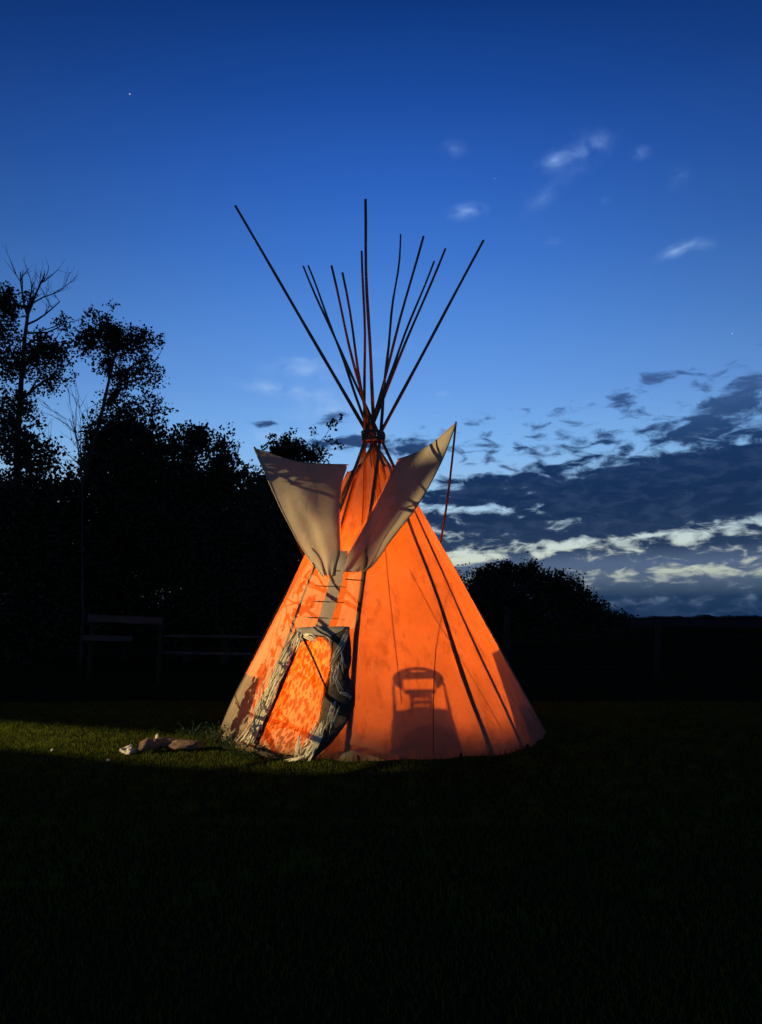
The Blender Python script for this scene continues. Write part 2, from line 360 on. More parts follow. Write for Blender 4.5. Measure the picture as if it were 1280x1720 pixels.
for z in rows:
    l, r_ = edges(z)
    for j in range(NC + 1):
        ph = r_ + (2 * math.pi + l - r_) * j / NC
        rr_ = rad(z) * facet(ph)
        edge = min(j, NC - j) / 8.
        wob = .010 * math.sin(ph * 30 + 2 * mnoise.noise(Vector((ph * 3, z * 2, 9)))) * mnoise.noise(Vector((ph * 4, z * .8, 2.))) + .022 * mnoise.noise(Vector((ph * 2.2, z * 1.1, 4.))) + .006 * mnoise.noise(Vector((ph * 9., z * 1.6, 1.))) 
        low = max(0, 1 - z / .5)
        wob += low * .018 * math.sin(ph * 21 + 1.3 * math.sin(ph * 5)) 
        cx, cy = axis(z); rr_ += wob * min(1, .3 + edge)
        top_k = max(0., (z / ZTOP - .8) / .2); z_up = .34 * top_k * max(0., math.cos(ph - math.pi - .1)) ** 3
        if z_up: cx, cy = axis(z + z_up); rr_ = max(.14, rad(min(z + z_up, ZT)))
        zz = z + z_up + (low ** 3) * (.010 * math.sin(ph * 17.) + .004)
        cv.append((cx + rr_ * math.sin(ph), cy - rr_ * math.cos(ph), zz))
cf = [(i * (NC + 1) + j, i * (NC + 1) + j + 1, (i + 1) * (NC + 1) + j + 1, (i + 1) * (NC + 1) + j) for i in range(len(rows) - 1) for j in range(NC)]
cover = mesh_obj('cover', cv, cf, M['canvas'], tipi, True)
# tongue of cloth tied to the lifting pole at the back
mb = MB(); tv = []
for i in range(7):
    z = ZTOP - .08 + i * .075
    for j in range(5):
        ph = math.pi - .25 + (j - 2) * .22 * (1 - i * .09); cx, cy = axis(z); r_ = max(rad(min(z, ZT)), .1) - .01
        tv.append((cx + r_ * math.sin(ph), cy - r_ * math.cos(ph), z))
mb.add(tv, [(i * 5 + j, i * 5 + j + 1, (i + 1) * 5 + j + 1, (i + 1) * 5 + j) for i in range(6) for j in range(4)])
mb.build('lift_tab', M['seam'], tipi, True)
# doubled front seam from the smoke hole to the door, two overlapping bands
for a, b_, o_ in ((-.115, .012, .012), (-.012, .085, .024)):
    mb = MB(); vs = []; n = 14
    for i in range(n):
        z = Z_D - .04 + (Z_V + .06 - Z_D) * i / (n - 1); c = seam_phi(min(z, Z_V)) 
        for j in range(4):
            x = a + (b_ - a) * j / 3
            vs.append(on_cone(c + x / rad(z), z, o_ + .006 * math.sin(i * 1.7 + j)))
    mb.add(vs, [(i * 4 + j, i * 4 + j + 1, (i + 1) * 4 + j + 1, (i + 1) * 4 + j) for i in range(n - 1) for j in range(3)])
    mb.build('seam_band', M['seam'], tipi, True)
for px0, px1, py in ((531, 581, 984), (527, 578, 1010), (518, 569, 1037), (580, 611, 973), (548, 590, 958)):
    mb = MB(); a = cone_hit(px0, py, .035); b_ = cone_hit(px1, py + 2, .035)
    mb.tube([a, (a + b_) / 2 + np.array([0, -.012, 0]), b_], [.006, .007, .004], 6); mb.build('lacing_pin', M['dark_wood'], tipi)
# sewn joins between the cloth panels
for P in ([(646, 905), (655, 1000), (668, 1112), (676, 1180)], [(688, 955), (732, 1040), (778, 1115), (840, 1222)], [(540, 1000), (512, 1052)], [(727, 915), (790, 1010), (850, 1110)], [(455, 1100), (420, 1170)]):
    Q = resample([cone_hit(*p) for p in P], 16); mb = MB(); vs = []
    for i, q in enumerate(Q):
        ph, z = phi_z(q); k_ = facet(ph)
        for x in (-.007, .007): cx, cy = axis(z); r_ = rad(z) * k_ + .02; vs.append((cx + r_ * math.sin(ph + x / rad(z)), cy - r_ * math.cos(ph + x / rad(z)), z))
    mb.add(vs, [(2 * i, 2 * i + 1, 2 * i + 3, 2 * i + 2) for i in range(15)]); mb.build('panel_seam', M['join'], tipi, True)
# tie rope
mb = MB()
for k in range(5):
    z = ZT - .06 + k * .03
    mb.tube([(TX + .165 * math.cos(a) * (1 + .05 * math.sin(3 * a + k)), TY + .165 * math.sin(a), z + .012 * math.sin(a + k)) for a in np.linspace(0, 2 * math.pi, 25)], .014, 6, False)
mb.tube([(TX - .02, TY - .17, ZT), (TX - .05, TY - .2, ZT - .25), (TX - .02, TY - .24, ZT - .5)], .01, 6)
mb.build('tie_rope', M['rope'], tipi, True)

# --- smoke flaps (lapels rooted on the edges of the smoke hole)
def flap(root_px, outer, sag, seed):
    root = resample([cone_hit(*p, .02) for p in root_px], 18)
    outr = resample([(cone_hit(p[0], p[1], p[2]) if p[2] < 1 else at_y(*p)) for p in outer], 18)
    NV = 14; vs = []
    for i in range(18):
        for j in range(NV):
            v = j / (NV - 1); q = root[i] * (1 - v) + outr[i] * v
            f = math.sin(math.pi * v) * math.sin(math.pi * min(1, i / 17 * .92 + .08))
            q = q + np.array([0, 1, -.15]) * sag * f
            tip = (i / 17) ** 1.5
            q = q + np.array([0, 1, 0]) * (.030 * math.sin(v * 5.5 + i * .55 + seed) * math.sin(math.pi * v) + .035 * mnoise.noise(Vector((v * 3, i * .28, seed))) * (1 - .5 * tip) + .02 * math.sin(v * 13 + seed) * math.exp(-i * .35))
            fold = math.sin(v * 16. + seed * 3 + 1.2 * math.sin(i * .3)) * (1 - i / 17) ** .7 + .6 * mnoise.noise(Vector((v * 7, i * .5, seed + 5)))
            q = q + np.array([.3, 1, .1]) * .016 * fold * math.sin(math.pi * min(1, v * .9 + .05))
            if i > 13: q[2] -= .085 * ((i - 13) / 4) ** 2 * math.sin(math.pi * v)
            if 0 < j: q[1] -= .02
            vs.append(q)
    fs = [(i * NV + j, i * NV + j + 1, (i + 1) * NV + j + 1, (i + 1) * NV + j) for i in range(17) for j in range(NV - 1)]
    o = mesh_obj('smoke_flap', vs, fs, M['flap'], tipi, True); subsurf(o, 1)
    edge = [vs[i * NV + NV - 1] for i in range(18)] + [vs[17 * NV + j] for j in range(NV - 2, -1, -1)]
    mb = MB(); mb.tube(edge, .011, 6); h = mesh_obj('hem', mb.v, mb.f, M['flap'], o, True); h.matrix_parent_inverse = Matrix()
    return outr[-1], root[-1]
ltip, _ = flap([(562, 966), (572, 930), (570, 870), (574, 810), (585, 781)],
               [(543, 968, .03), (521, 941, .05), (498, 905, 10.58), (470, 850, 10.68), (450, 805, 10.76), (427, 753, 10.85)], -.05, 1.)
rtip, _ = flap([(566, 960), (586, 928), (622, 866), (648, 815), (668, 772)],
               [(612, 960, .03), (630, 946, .05), (655, 908, 9.92), (694, 860, 9.92), (722, 814, 9.95), (745, 768, 10.0), (766, 711, 10.02)], .10, 2.4)
for tip, base, bend in ((rtip, (.56, 15.0, 0), .05), (ltip, (-.25, 16., 0), .04)):
    a = np.array(tip) + np.array([0, .01, .02]); b_ = np.array(base); mb = MB()
    mb.tube([a * (1 - k) + b_ * k + np.array([bend * math.sin(math.pi * k * 2), 0, -.12 * math.sin(math.pi * k)]) for k in np.linspace(0, 1, 14)], [.014 + .012 * k for k in np.linspace(0, 1, 14)], 7)
    mb.build('flap_pole', M['pole'], tipi, True)

# --- inner liner, tall on both sides, low elsewhere
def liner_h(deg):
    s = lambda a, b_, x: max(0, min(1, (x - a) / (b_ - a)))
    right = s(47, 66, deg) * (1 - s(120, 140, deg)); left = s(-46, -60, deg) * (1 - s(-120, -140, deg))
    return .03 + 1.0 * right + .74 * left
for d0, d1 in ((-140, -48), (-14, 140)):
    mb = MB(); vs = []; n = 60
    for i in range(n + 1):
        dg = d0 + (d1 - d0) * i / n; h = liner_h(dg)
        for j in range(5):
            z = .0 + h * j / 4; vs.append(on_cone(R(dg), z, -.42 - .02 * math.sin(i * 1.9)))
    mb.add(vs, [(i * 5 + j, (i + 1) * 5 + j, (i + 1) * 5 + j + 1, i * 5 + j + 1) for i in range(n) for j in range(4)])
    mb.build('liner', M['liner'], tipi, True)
# --- cord hanging just inside the cover
mb = MB(); mb.tube([cone_hit(px, py, -.05) for px, py in ((757, 980), (747, 1010), (738, 1045), (732, 1090), (729, 1140), (728, 1200), (728, 1266))], .006, 6); mb.build('cord', M['rope'], tipi, True)
# --- pegs round the hem
for dg in (-100, -78, -60, -6, 22, 47, 68, 86, 104, 130, 160, 190, 220):
    a = R(dg); q = np.array([CX + (R0 + .06) * math.sin(a), CY - (R0 + .06) * math.cos(a), 0]); out_ = np.array([math.sin(a), -math.cos(a), 0])
    mb = MB(); mb.tube([q + out_ * .05 + np.array([0, 0, .085]), q + np.array([0, 0, .0]), q - out_ * .03 + np.array([0, 0, -.06])], [.016, .014, .006], 6); mb.build('peg', M['dark_wood'], tipi)

# ------------------------------------------------------------------ door cover
def surf(px, py, off): return cone_hit(px, py, off)
NROW = 26
L_in = [(506, 1070), (492, 1105), (470, 1160), (446, 1215), (430, 1252)]
Rr_in = [(556, 1070), (563, 1095), (561, 1128), (550, 1160), (543, 1200), (532, 1240), (503, 1274)]
L_out = [(497, 1057), (480, 1095), (455, 1148), (428, 1205), (412, 1244)]
R_out = [(586, 1054), (589, 1085), (591, 1112), (584, 1132), (597, 1158), (596, 1185), (580, 1218), (555, 1250), (518, 1282)]
Li, Ri, Lo, Ro = (resample(P, NROW) for P in (L_in, Rr_in, L_out, R_out))
# panel
vs = []; uv = []; NP = 16
for i in range(NROW):
    for j in range(NP):
        v = j / (NP - 1); p_ = Li[i] * (1 - v) + Ri[i] * v
        fold = .012 * math.sin(v * 9 + i * .12) + .02 * math.sin(math.pi * v)
        vs.append(surf(p_[0], p_[1], .05 + fold)); uv.append((v * .85, 1.5 * (1 - i / (NROW - 1))))
fs = [(i * NP + j, i * NP + j + 1, (i + 1) * NP + j + 1, (i + 1) * NP + j) for i in range(NROW - 1) for j in range(NP - 1)]
door = mesh_obj('door_cover', vs, fs, M['print'], tipi, True)
ul = door.data.uv_layers.new(name='uv')
for lp_ in door.data.loops: ul.data[lp_.index].uv = uv[lp_.vertex_index]
door['label'] = 'leaf printed cloth door panel glowing orange'
# hide border: left, top, right (bulging), bottom
def strip(A, B, nv, offs, name, mat, thick=.012):
    n = len(A); vs = []
    for i in range(n):
        for j in range(nv):
            v = j / (nv - 1); p_ = A[i] * (1 - v) + B[i] * v; vs.append(surf(p_[0], p_[1], offs(i / (n - 1), v)))
    o = mesh_obj(name, vs, [(i * nv + j, i * nv + j + 1, (i + 1) * nv + j + 1, (i + 1) * nv + j) for i in range(n - 1) for j in range(nv - 1)], mat, door, True)
    o.matrix_parent_inverse = tipi.matrix_parent_inverse.copy(); o.matrix_parent_inverse = Matrix.Translation((-CX, -CY, 0)) @ Matrix() if False else Matrix()
    solidify(o, thick); return o
strip(Lo, Li + np.array([3., 0]), 6, lambda u, v: .055 + .035 * math.sin(math.pi * v), 'hide_border', M['hide'])
strip(Ri - np.array([3., 0]), Ro, 12, lambda u, v: .05 + (.07 + .05 * math.sin(u * 17)) * math.sin(math.pi * (.12 + .80 * v)) + .02 * math.sin(u * 31 + v * 6) * v, 'hide_border', M['hide'])
topA = resample([(497, 1055), (540, 1052), (587, 1053)], 14); topB = resample([(506, 1076), (522, 1077), (538, 1068), (552, 1074), (562, 1088), (586, 1078)], 14)
strip(topA, topB, 5, lambda u, v: .07 + .025 * math.sin(math.pi * v) + .01 * math.sin(u * 20), 'hide_border', M['seam'])
botA = resample([(430, 1249), (465, 1265), (503, 1271)], 10); botB = resample([(425, 1262), (462, 1278), (512, 1284)], 10)
strip(botA, botB, 4, lambda u, v: .06 + .03 * v, 'hide_border', M['hide'])
def child(mb, name, mat, smooth=True):
    o = mesh_obj(name, mb.v, mb.f, mat, door, smooth); return o
mb = MB(); mb.tube([surf(507, 1066, .10), surf(527, 1108, .13), surf(551, 1164, .12)], [.016, .014, .012], 7); child(mb, 'spreader_stick', M['dark_wood'])
mb = MB(); mb.tube([surf(523, 1190, .07), surf(537, 1110, .075)], .006, 6)
# fringe: long thongs down the left edge, tangled tassels down the right and at the foot
def thong(pts, wd, n=7):
    P = resample(pts, n); mb.tube([surf(p_[0], p_[1], p_[2]) for p_ in P], [wd * (1 - .5 * k / (n - 1)) for k in range(n)], 4)
mb = MB()
for k in range(58):
    s = random.random() ** .8; st = Lo[int(s * (NROW - 1) * .78)] * .6 + Li[int(s * (NROW - 1) * .78)] * .4
    ln = random.uniform(55, 120) * (1 - .35 * s); dx = -.50 + random.uniform(-.10, .10)
    st = st + np.array([random.uniform(-6, 7), random.uniform(-3, 4)]); j = lambda: random.uniform(-4, 4)
    en = (st[0] + dx * ln + j() * (1.4 + s), min(st[1] + ln, 1249 + random.uniform(-4, 2)))
    if st[1] + ln > 1249: en = (st[0] + dx * (1249 - st[1]) + random.uniform(-12, 10), en[1])
    thong([(st[0], st[1], .11), ((st[0] + en[0]) / 2 + j(), (st[1] + en[1]) / 2, .16 + random.uniform(-.03, .05)), (en[0], en[1], .14 + random.uniform(-.02, .07))], random.uniform(.008, .014))
child(mb, 'fringe', M['fringe'])
mb = MB()
for (x0, y0, x1, y1, n, spr) in ((503, 1066, 498, 1090, 10, 9), (512, 1064, 530, 1078, 6, 6), (581, 1066, 558, 1112, 9, 8), (574, 1090, 580, 1128, 5, 6), (566, 1118, 560, 1148, 6, 7), (560, 1120, 574, 1160, 5, 6), (572, 1162, 588, 1172, 6, 6), (566, 1180, 548, 1224, 8, 9),
                                 (556, 1195, 560, 1216, 4, 6), (540, 1215, 520, 1272, 12, 9), (535, 1240, 505, 1278, 10, 10), (518, 1268, 474, 1283, 8, 6), (530, 1225, 512, 1255, 8, 9), (505, 1240, 500, 1272, 7, 8)):
    for k in range(n):
        j = lambda a=1.: random.gauss(0, spr * .5) * a
        a = (x0 + j(.8), y0 + j(.8)); b_ = (x1 + j(), min(y1 + j(), 1283)); mid = ((a[0] + b_[0]) / 2 + j(.8), (a[1] + b_[1]) / 2 + j(.4))
        thong([(*a, .14), (*mid, .20), (*b_, .16 if y1 < 1250 else .13)], random.uniform(.006, .010), 6)
child(mb, 'fringe', M['fringe'])
for c in door.children: c.matrix_parent_inverse = Matrix.Translation((-CX + CX, 0, 0))
door_fix = True

# ------------------------------------------------------------------ things inside the tipi (seen as shadows on the cover)
LAMP = np.array([.02, 11.45, .572])
lan = empty('lantern', (LAMP[0], LAMP[1], 0)); tag(lan, 'glowing oil lantern standing on a low table inside the tipi', 'lantern')
def lpart(prof, name, mat, n=14):
    mb = MB(); mb.lathe(prof, (0, 0, 0), n); o = mb.build(name, mat, None, True); o.parent = lan; return o
lpart([(0, .475), (.05, .475), (.05, .49), (.03, .50), (.015, .508), (0, .508)], 'fuel_tank', M['metal'])
lpart([(.015, .508), (.04, .518), (.058, .54), (.066, .572), (.058, .604), (.04, .628), (.015, .640), (0, .640)], 'globe', M['flame'])
lpart([(.012, .639), (.018, .648), (.012, .672), (0, .677)], 'cap', M['metal'])
hl = empty('hanging_lantern', (-.05, 11.35, 2.25)); tag(hl, 'small glowing lantern hanging from the pole tie inside the tipi', 'lantern')
for prof, nm, mt in (([(0, -.055), (.02, -.052), (.042, -.03), (.05, 0), (.042, .03), (.02, .052), (0, .055)], 'globe', M['glow_small']), ([(0, .054), (.022, .058), (.016, .075), (0, .08)], 'cap', M['metal'])):
    mb = MB(); mb.lathe(prof, (0, 0, 0), 14); o = mb.build(nm, mt, None, True); o.parent = hl
mb = MB(); mb.tube([(0, 0, .075), (-.03, -.08, 1.0), (-.065, -.2, ZT - 2.25)], .004, 5); o = mb.build('hanging_cord', M['rope'], None, True); o.parent = hl
tbl = empty('shade_table', (LAMP[0], LAMP[1], 0)); tag(tbl, 'low round table added under the lantern to shade the foot of the tipi cover', 'table')  # unseen table, added with a wide top to shade the cover's foot
mb = MB(); mb.lathe([(0, .447), (.70, .447), (.71, .46), (.70, .474), (0, .474)], (0, 0, 0), 28); o = mb.build('tabletop', M['log'], None, True); o.parent = tbl
for k in range(3):
    a_ = k * 2.094 + .4; mb = MB(); mb.tube([(.44 * math.cos(a_), .44 * math.sin(a_), .45), (.56 * math.cos(a_), .56 * math.sin(a_), 0)], [.024, .018], 8); o = mb.build('leg', M['log'], None, True); o.parent = tbl

# plastic chair between lamp and cover
qc = cone_hit(712, 1190); dirv = np.array([qc[0] - LAMP[0], qc[1] - LAMP[1]]); dist = np.linalg.norm(dirv); dirv /= dist
cpos = LAMP[:2] + dirv * dist * .60
chair = empty('plastic_chair', (cpos[0], cpos[1], 0), math.atan2(dirv[1], dirv[0]) - math.pi / 2)
chair.scale = (1., 1., 1.06); tag(chair, 'plastic garden chair whose shadow falls on the tipi cover', 'chair')
def cpart(mb, name, smooth=False):
    o = mb.build(name, M['plastic'], None, smooth); o.parent = chair; return o
mb = MB()
# back: oval top rail with a slot, open gap, centre splat
def quadxz(mb, P, y, th=.02):
    n = len(P); v = [(x, y - th / 2, z) for x, z in P] + [(x, y + th / 2, z) for x, z in P]
    mb.add(v, [tuple(range(n)), tuple(range(2 * n - 1, n - 1, -1))] + [(k, n + k, n + (k + 1) % n, (k + 1) % n) for k in range(n)])
xs = [-.255 * math.cos(math.pi * k / 24) for k in range(25)]
ell = lambda x, h: h * math.sqrt(max(0., 1 - (x / .2551) ** 2))
for xa, xb in zip(xs[:-1], xs[1:]):
    xm = abs((xa + xb) / 2)
    if xm < .165:
        if xm < .075: quadxz(mb, [(xa, .838), (xb, .838), (xb, .76 + ell(xb, .108)), (xa, .76 + ell(xa, .108))], .26); quadxz(mb, [(xa, .757), (xb, .757), (xb, .822), (xa, .822)], .26)
        else: quadxz(mb, [(xa, .757), (xb, .757), (xb, .76 + ell(xb, .108)), (xa, .76 + ell(xa, .108))], .26)
        quadxz(mb, [(xa, .63), (xb, .63), (xb, .668), (xa, .668)], .26)
    else: quadxz(mb, [(xa, .755 - ell(xa, .115)), (xb, .755 - ell(xb, .115)), (xb, .76 + ell(xb, .108)), (xa, .76 + ell(xa, .108))], .26)
for z0 in (.40, .448, .496, .544, .592): quadxz(mb, [(-.075, z0), (.075, z0), (.075, z0 + .038), (-.075, z0 + .038)], .25)
for x0 in (-.105, .07): quadxz(mb, [(x0, .38), (x0 + .035, .38), (x0 + .035, .635), (x0, .635)], .25)
quadxz(mb, [(-.27, .425), (.27, .425), (.24, .50), (.10, .52), (-.10, .52), (-.24, .50)], .245)
cpart(mb, 'backrest')
mb = MB(); mb.box((0, .08, .40), (.42, .34, .05)); mb.box((0, -.18, .37), (.28, .03, .07)); bevel(cpart(mb, 'seat'), .015)
for s in (-1, 1):
    mb = MB(); quadxz(mb, [(s * .225, .40), (s * .262, .40), (s * .256, .72), (s * .240, .72)], .255, .03); cpart(mb, 'back_stile')
    mb = MB(); mb.tube([(s * .13, -.18, .40), (s * .132, -.19, .2), (s * .135, -.20, 0)], [.028, .026, .022], 8); cpart(mb, 'leg', True)
    mb = MB(); quadxz(mb, [(s * .13, .43), (s * .27, .43), (s * .30, 0), (s * .20, 0)], .25, .05); cpart(mb, 'leg')

# ------------------------------------------------------------------ yard floodlight off to the left; an added mask plate cuts its beam to chosen outlines
from mathutils import geometry as mgeo
LP = np.array([-20.0, 4.0, 5.0]); AIM = np.array([-2.6, 9.8, 1.4])
fl = empty('floodlight', (LP[0], LP[1], 0)); tag(fl, 'hooded yard floodlight on a tall post beside the meadow', 'floodlight')
dirb = AIM - LP; ang = math.atan2(dirb[1], dirb[0])
mb = MB(); mb.tube([(-.5, 0, 0), (-.5, 0, 2.5), (-.5, 0, 4.9)], [.09, .075, .06], 10); mb.tube([(-.5, 0, 4.85), (-.3, 0, 5.0)], .03, 8)
o = mb.build('post', M['post'], None, True); o.parent = fl; o.rotation_euler.z = ang
HL = 1.0
def on_plate(T):                               # lamp-side picture of a point, on the mask plane
    d = np.array(T, float) - LP; x = d[0] * math.cos(ang) + d[1] * math.sin(ang); y = -d[0] * math.sin(ang) + d[1] * math.cos(ang)
    return Vector((y / x * HL, d[2] / x * HL))
H = lambda px, py: cone_hit(px, py, .0)
beamA = [(-8.5, 11.55, 0), (-4.73, 9.85, 0), (-2.21, 8.69, 0), (-.49, 8.21, 0), (.1, 8.14, 0), H(590, 1262), H(598, 1180), H(606, 1060), H(612, 964), H(600, 944), H(577, 927), H(571, 880), H(573, 825), H(581, 787),
         at_y(556, 768, 10.72), at_y(500, 757, 10.78), at_y(421, 746, 10.85), at_y(445, 808, 10.76), at_y(465, 852, 10.68), at_y(494, 908, 10.6), at_y(514, 942, 10.6), at_y(436, 1078, 10.85), at_y(360, 1228, 11.0), (-2.77, 10.82, 0), (-5.86, 12.15, 0), (-8.5, 13.35, 0)]
beamB = [at_y(700, 774, 10.48), at_y(722, 768, 10.3), at_y(750, 762, 10.0), at_y(780, 698, 9.95), at_y(730, 722, 10.3), at_y(692, 748, 10.6)]
beamC = [at_y(618, 950, 9.95), at_y(640, 930, 9.92), at_y(668, 900, 9.92), at_y(706, 852, 9.92), at_y(738, 790, 9.96), at_y(728, 792, 10.02), at_y(700, 835, 10.05), at_y(672, 868, 10.08), at_y(640, 900, 10.05), at_y(612, 930, 10.0)]
loops = [[on_plate(T) for T in L_] for L_ in (beamA, beamB, beamC)]
V2d = [Vector(p) for p in ((-.55, -.62), (.55, -.62), (.55, .25), (-.55, .25))]; E2d = [(0, 1), (1, 2), (2, 3), (3, 0)]
for L_ in loops:
    b0 = len(V2d); V2d += L_; E2d += [(b0 + i, b0 + (i + 1) % len(L_)) for i in range(len(L_))]
v2, e2, f2, *_ = mgeo.delaunay_2d_cdt(V2d, E2d, [], 0, 1e-6)
def inside(p, L_):
    c = False
    for i in range(len(L_)):
        a_, b2 = L_[i], L_[i - 1]
        if (a_.y > p.y) != (b2.y > p.y) and p.x < (b2.x - a_.x) * (p.y - a_.y) / (b2.y - a_.y) + a_.x: c = not c
    return c
keep = []
for f in f2:
    c = sum((v2[i] for i in f), Vector((0, 0))) / len(f)
    if abs(c.x) < .55 and -.62 < c.y < .25 and not any(inside(c, L_) for L_ in loops): keep.append(tuple(f))
def hood(name, V, F_, thick=.008):
    mb = MB(); mb.add(V, F_); o = mb.build(name, M['metal']); o.parent = fl; o.location = (0, 0, LP[2]); o.rotation_euler.z = ang
    if thick: solidify(o, thick, 0)
    return o
hood('beam_mask', [(HL, p.x, p.y) for p in v2], keep, 0)
for s in (-1, 1): hood('side_plate', [(-.2, s * .55, -.62), (HL, s * .55, -.62), (HL, s * .55, .25), (-.2, s * .55, .25)], [(0, 1, 2, 3)])
hood('hood_top', [(-.2, -.55, .25), (HL, -.55, .25), (HL, .55, .25), (-.2, .55, .25)], [(0, 1, 2, 3)])
hood('hood_floor', [(-.2, -.55, -.62), (HL, -.55, -.62), (HL, .55, -.62), (-.2, .55, -.62)], [(0, 1, 2, 3)])
hood('back_plate', [(-.2, -.55, -.62), (-.2, .55, -.62), (-.2, .55, .25), (-.2, -.55, .25)], [(0, 1, 2, 3)])
ld = bpy.data.lights.new('bulb', 'POINT'); ld.energy = 29000; ld.color = (1., .77, .40); ld.shadow_soft_size = .007
lo = bpy.data.objects.new('bulb', ld); COL.objects.link(lo); lo.parent = fl; lo.location = (0, 0, LP[2])

# ------------------------------------------------------------------ trees
def leaf_cloud(blobs, size, seed, flat=.5):
    rng = np.random.default_rng(seed); C = []
    for (c, r_, ncl, per, sp) in blobs:
        d = rng.normal(size=(ncl, 3)); d /= np.linalg.norm(d, axis=1)[:, None]
        k = rng.random(ncl) ** .45
        cl = np.array(c) + d * k[:, None] * np.array(r_)
        C.append((cl[:, None, :] + rng.normal(size=(ncl, per, 3)) * sp).reshape(-1, 3))
    C = np.concatenate(C); C = C[C[:, 2] > .05]; n = len(C)
    a = rng.normal(size=(n, 3)); a /= np.linalg.norm(a, axis=1)[:, None]
    b_ = np.cross(a, rng.normal(size=(n, 3))); b_ /= np.linalg.norm(b_, axis=1)[:, None]
    s = size * rng.uniform(.6, 1.3, n)[:, None]
    V = np.stack([C - a * s * .5, C + b_ * s * .34, C + a * s * .5, C - b_ * s * .34], 1).reshape(-1, 3)
    F_ = np.arange(n * 4).reshape(-1, 4)
    return V, F_
def big_mesh(name, V, F_, mat, parent=None):
    me = bpy.data.meshes.new(name); k = F_.shape[1]
    me.vertices.add(len(V)); me.vertices.foreach_set('co', np.ascontiguousarray(V, dtype=np.float32).ravel())
    me.loops.add(F_.size); me.loops.foreach_set('vertex_index', F_.astype(np.int32).ravel())
    me.polygons.add(len(F_)); me.polygons.foreach_set('loop_start', np.arange(0, F_.size, k, dtype=np.int32))
    me.update(calc_edges=True); me.validate(); me.materials.append(mat)
    o = bpy.data.objects.new(name, me); COL.objects.link(o)
    if parent: o.parent = parent; o.matrix_parent_inverse = Matrix.Translation(-parent.location)
    return o
def branch(mb, p, d, ln, r_, depth, rng, spread=.55, up=.25, tips=None):
    pts = [p]; rr = [r_]; q = Vector(p); dd = Vector(d).normalized(); n = 4
    for k in range(n):
        dd = (dd + Vector(rng.normal(size=3)) * .13 + Vector((0, 0, up * .15))).normalized(); q = q + dd * ln / n; pts.append(q.copy()); rr.append(r_ * (1 - .6 * (k + 1) / n))
    mb.tube(pts, rr, 5, False)
    if depth:
        for k in range(3 if depth > 1 else 4):
            i = int(rng.integers(1, n + 1)); nd = (dd + Vector(rng.normal(size=3)) * spread).normalized()
            branch(mb, pts[i], nd, ln * rng.uniform(.45, .75), max(rr[i] * .7, .008), depth - 1, rng, spread, up, tips)
    elif tips is not None: tips.append(pts[-1]); tips.append(pts[-2])
def tree(name, label, trunk_px, Y, blobs_px, size, seed, r0=.2, twigs=(), limbs=True, group=None, base=None):
    """blobs_px: (px, py, rx_px, ry_px, clusters, leaves per cluster, spread in m); trunk_px: picture points of the trunk from the foot up"""
    rng = np.random.default_rng(seed); k = Y / FPX
    foot = at_y(trunk_px[0][0], trunk_px[0][1], Y); foot[2] = 0
    root = empty(name, tuple(foot)); tag(root, label, 'tree' if 'shrub' not in name else 'shrub', group)
    pts = [foot - np.array([0, 0, .1])] + [at_y(px, py, Y) for px, py in trunk_px]
    pts = resample(np.array(pts), 12); mb = MB(); mb.tube([q + rng.normal(size=3) * .02 for q in pts], [r0 * (1 - .75 * i / 11) for i in range(12)], 8)
    bl = []; tips = []
    for (px, py, rx, ry, nc, per, sp) in blobs_px:
        c = at_y(px, py, Y + rng.uniform(-.8, .8)); bl.append((c, (rx * k, min(rx, ry) * k, ry * k), nc, per, sp))
        if limbs:
            j = int(np.argmin([np.linalg.norm(q - c) + max(0, q[2] - c[2]) * 2 for q in pts])); j = max(1, min(j, 11))
            v = c - pts[j]
            branch(mb, Vector(pts[j]), Vector(v) + Vector((0, 0, .2)), max(np.linalg.norm(v) * 1.0, rx * k * .6), r0 * .34, 2, rng, .6, .25, tips)
    for (px, py, qx, qy, r_) in twigs:
        a = Vector(at_y(px, py, Y)); b_ = Vector(at_y(qx, qy, Y + rng.uniform(-.5, .5))); branch(mb, a, b_ - a, (b_ - a).length, r_, 2, rng, .42, .5)
    mb.build('trunk', M['bark'], root, True)
    bl += [(q, (.22, .22, .22), 2, 7, .09) for q in tips]
    if bl:
        V, F_ = leaf_cloud(bl, size, seed); big_mesh('crown', V, F_, M['leaf'], root)
    return root
G1 = 'trees along the edge of the meadow'
tree('poplar_tree', 'tall thin poplar with leafy middle and bare twigs at its top', [(22, 1075), (26, 900), (30, 740), (38, 640), (42, 545), (48, 515)], 30,
     [(8, 520, 26, 36, 69, 18, .16), (2, 585, 30, 45, 57, 16, .2), (62, 590, 40, 28, 52, 16, .2), (95, 590, 28, 22, 41, 16, .16), (86, 632, 26, 30, 29, 13, .18), (20, 620, 40, 40, 39, 16, .2), (30, 690, 36, 30, 34, 13, .2)], .135, 11, .24,
     [(46, 530, 15, 455, .05), (46, 530, 45, 470, .05), (48, 525, 78, 460, .06), (46, 545, 110, 520, .05), (44, 560, 105, 560, .05), (48, 515, 100, 480, .04)], group=G1)
tree('poplar_tree', 'round headed poplar standing above the dark thicket', [(150, 1075), (132, 880), (150, 780), (172, 690), (182, 640), (196, 590)], 28,
     [(140, 570, 20, 30, 46, 16, .14), (170, 565, 26, 24, 46, 16, .16), (205, 575, 36, 30, 50, 14, .16), (235, 580, 16, 30, 27, 13, .13), (215, 625, 38, 30, 39, 13, .16), (250, 635, 24, 22, 29, 13, .14), (175, 610, 30, 30, 23, 13, .15), (205, 670, 50, 16, 20, 12, .16), (255, 690, 16, 10, 11, 13, .12)], .125, 12, .17,
     [(225, 630, 270, 605, .03)], group=G1)
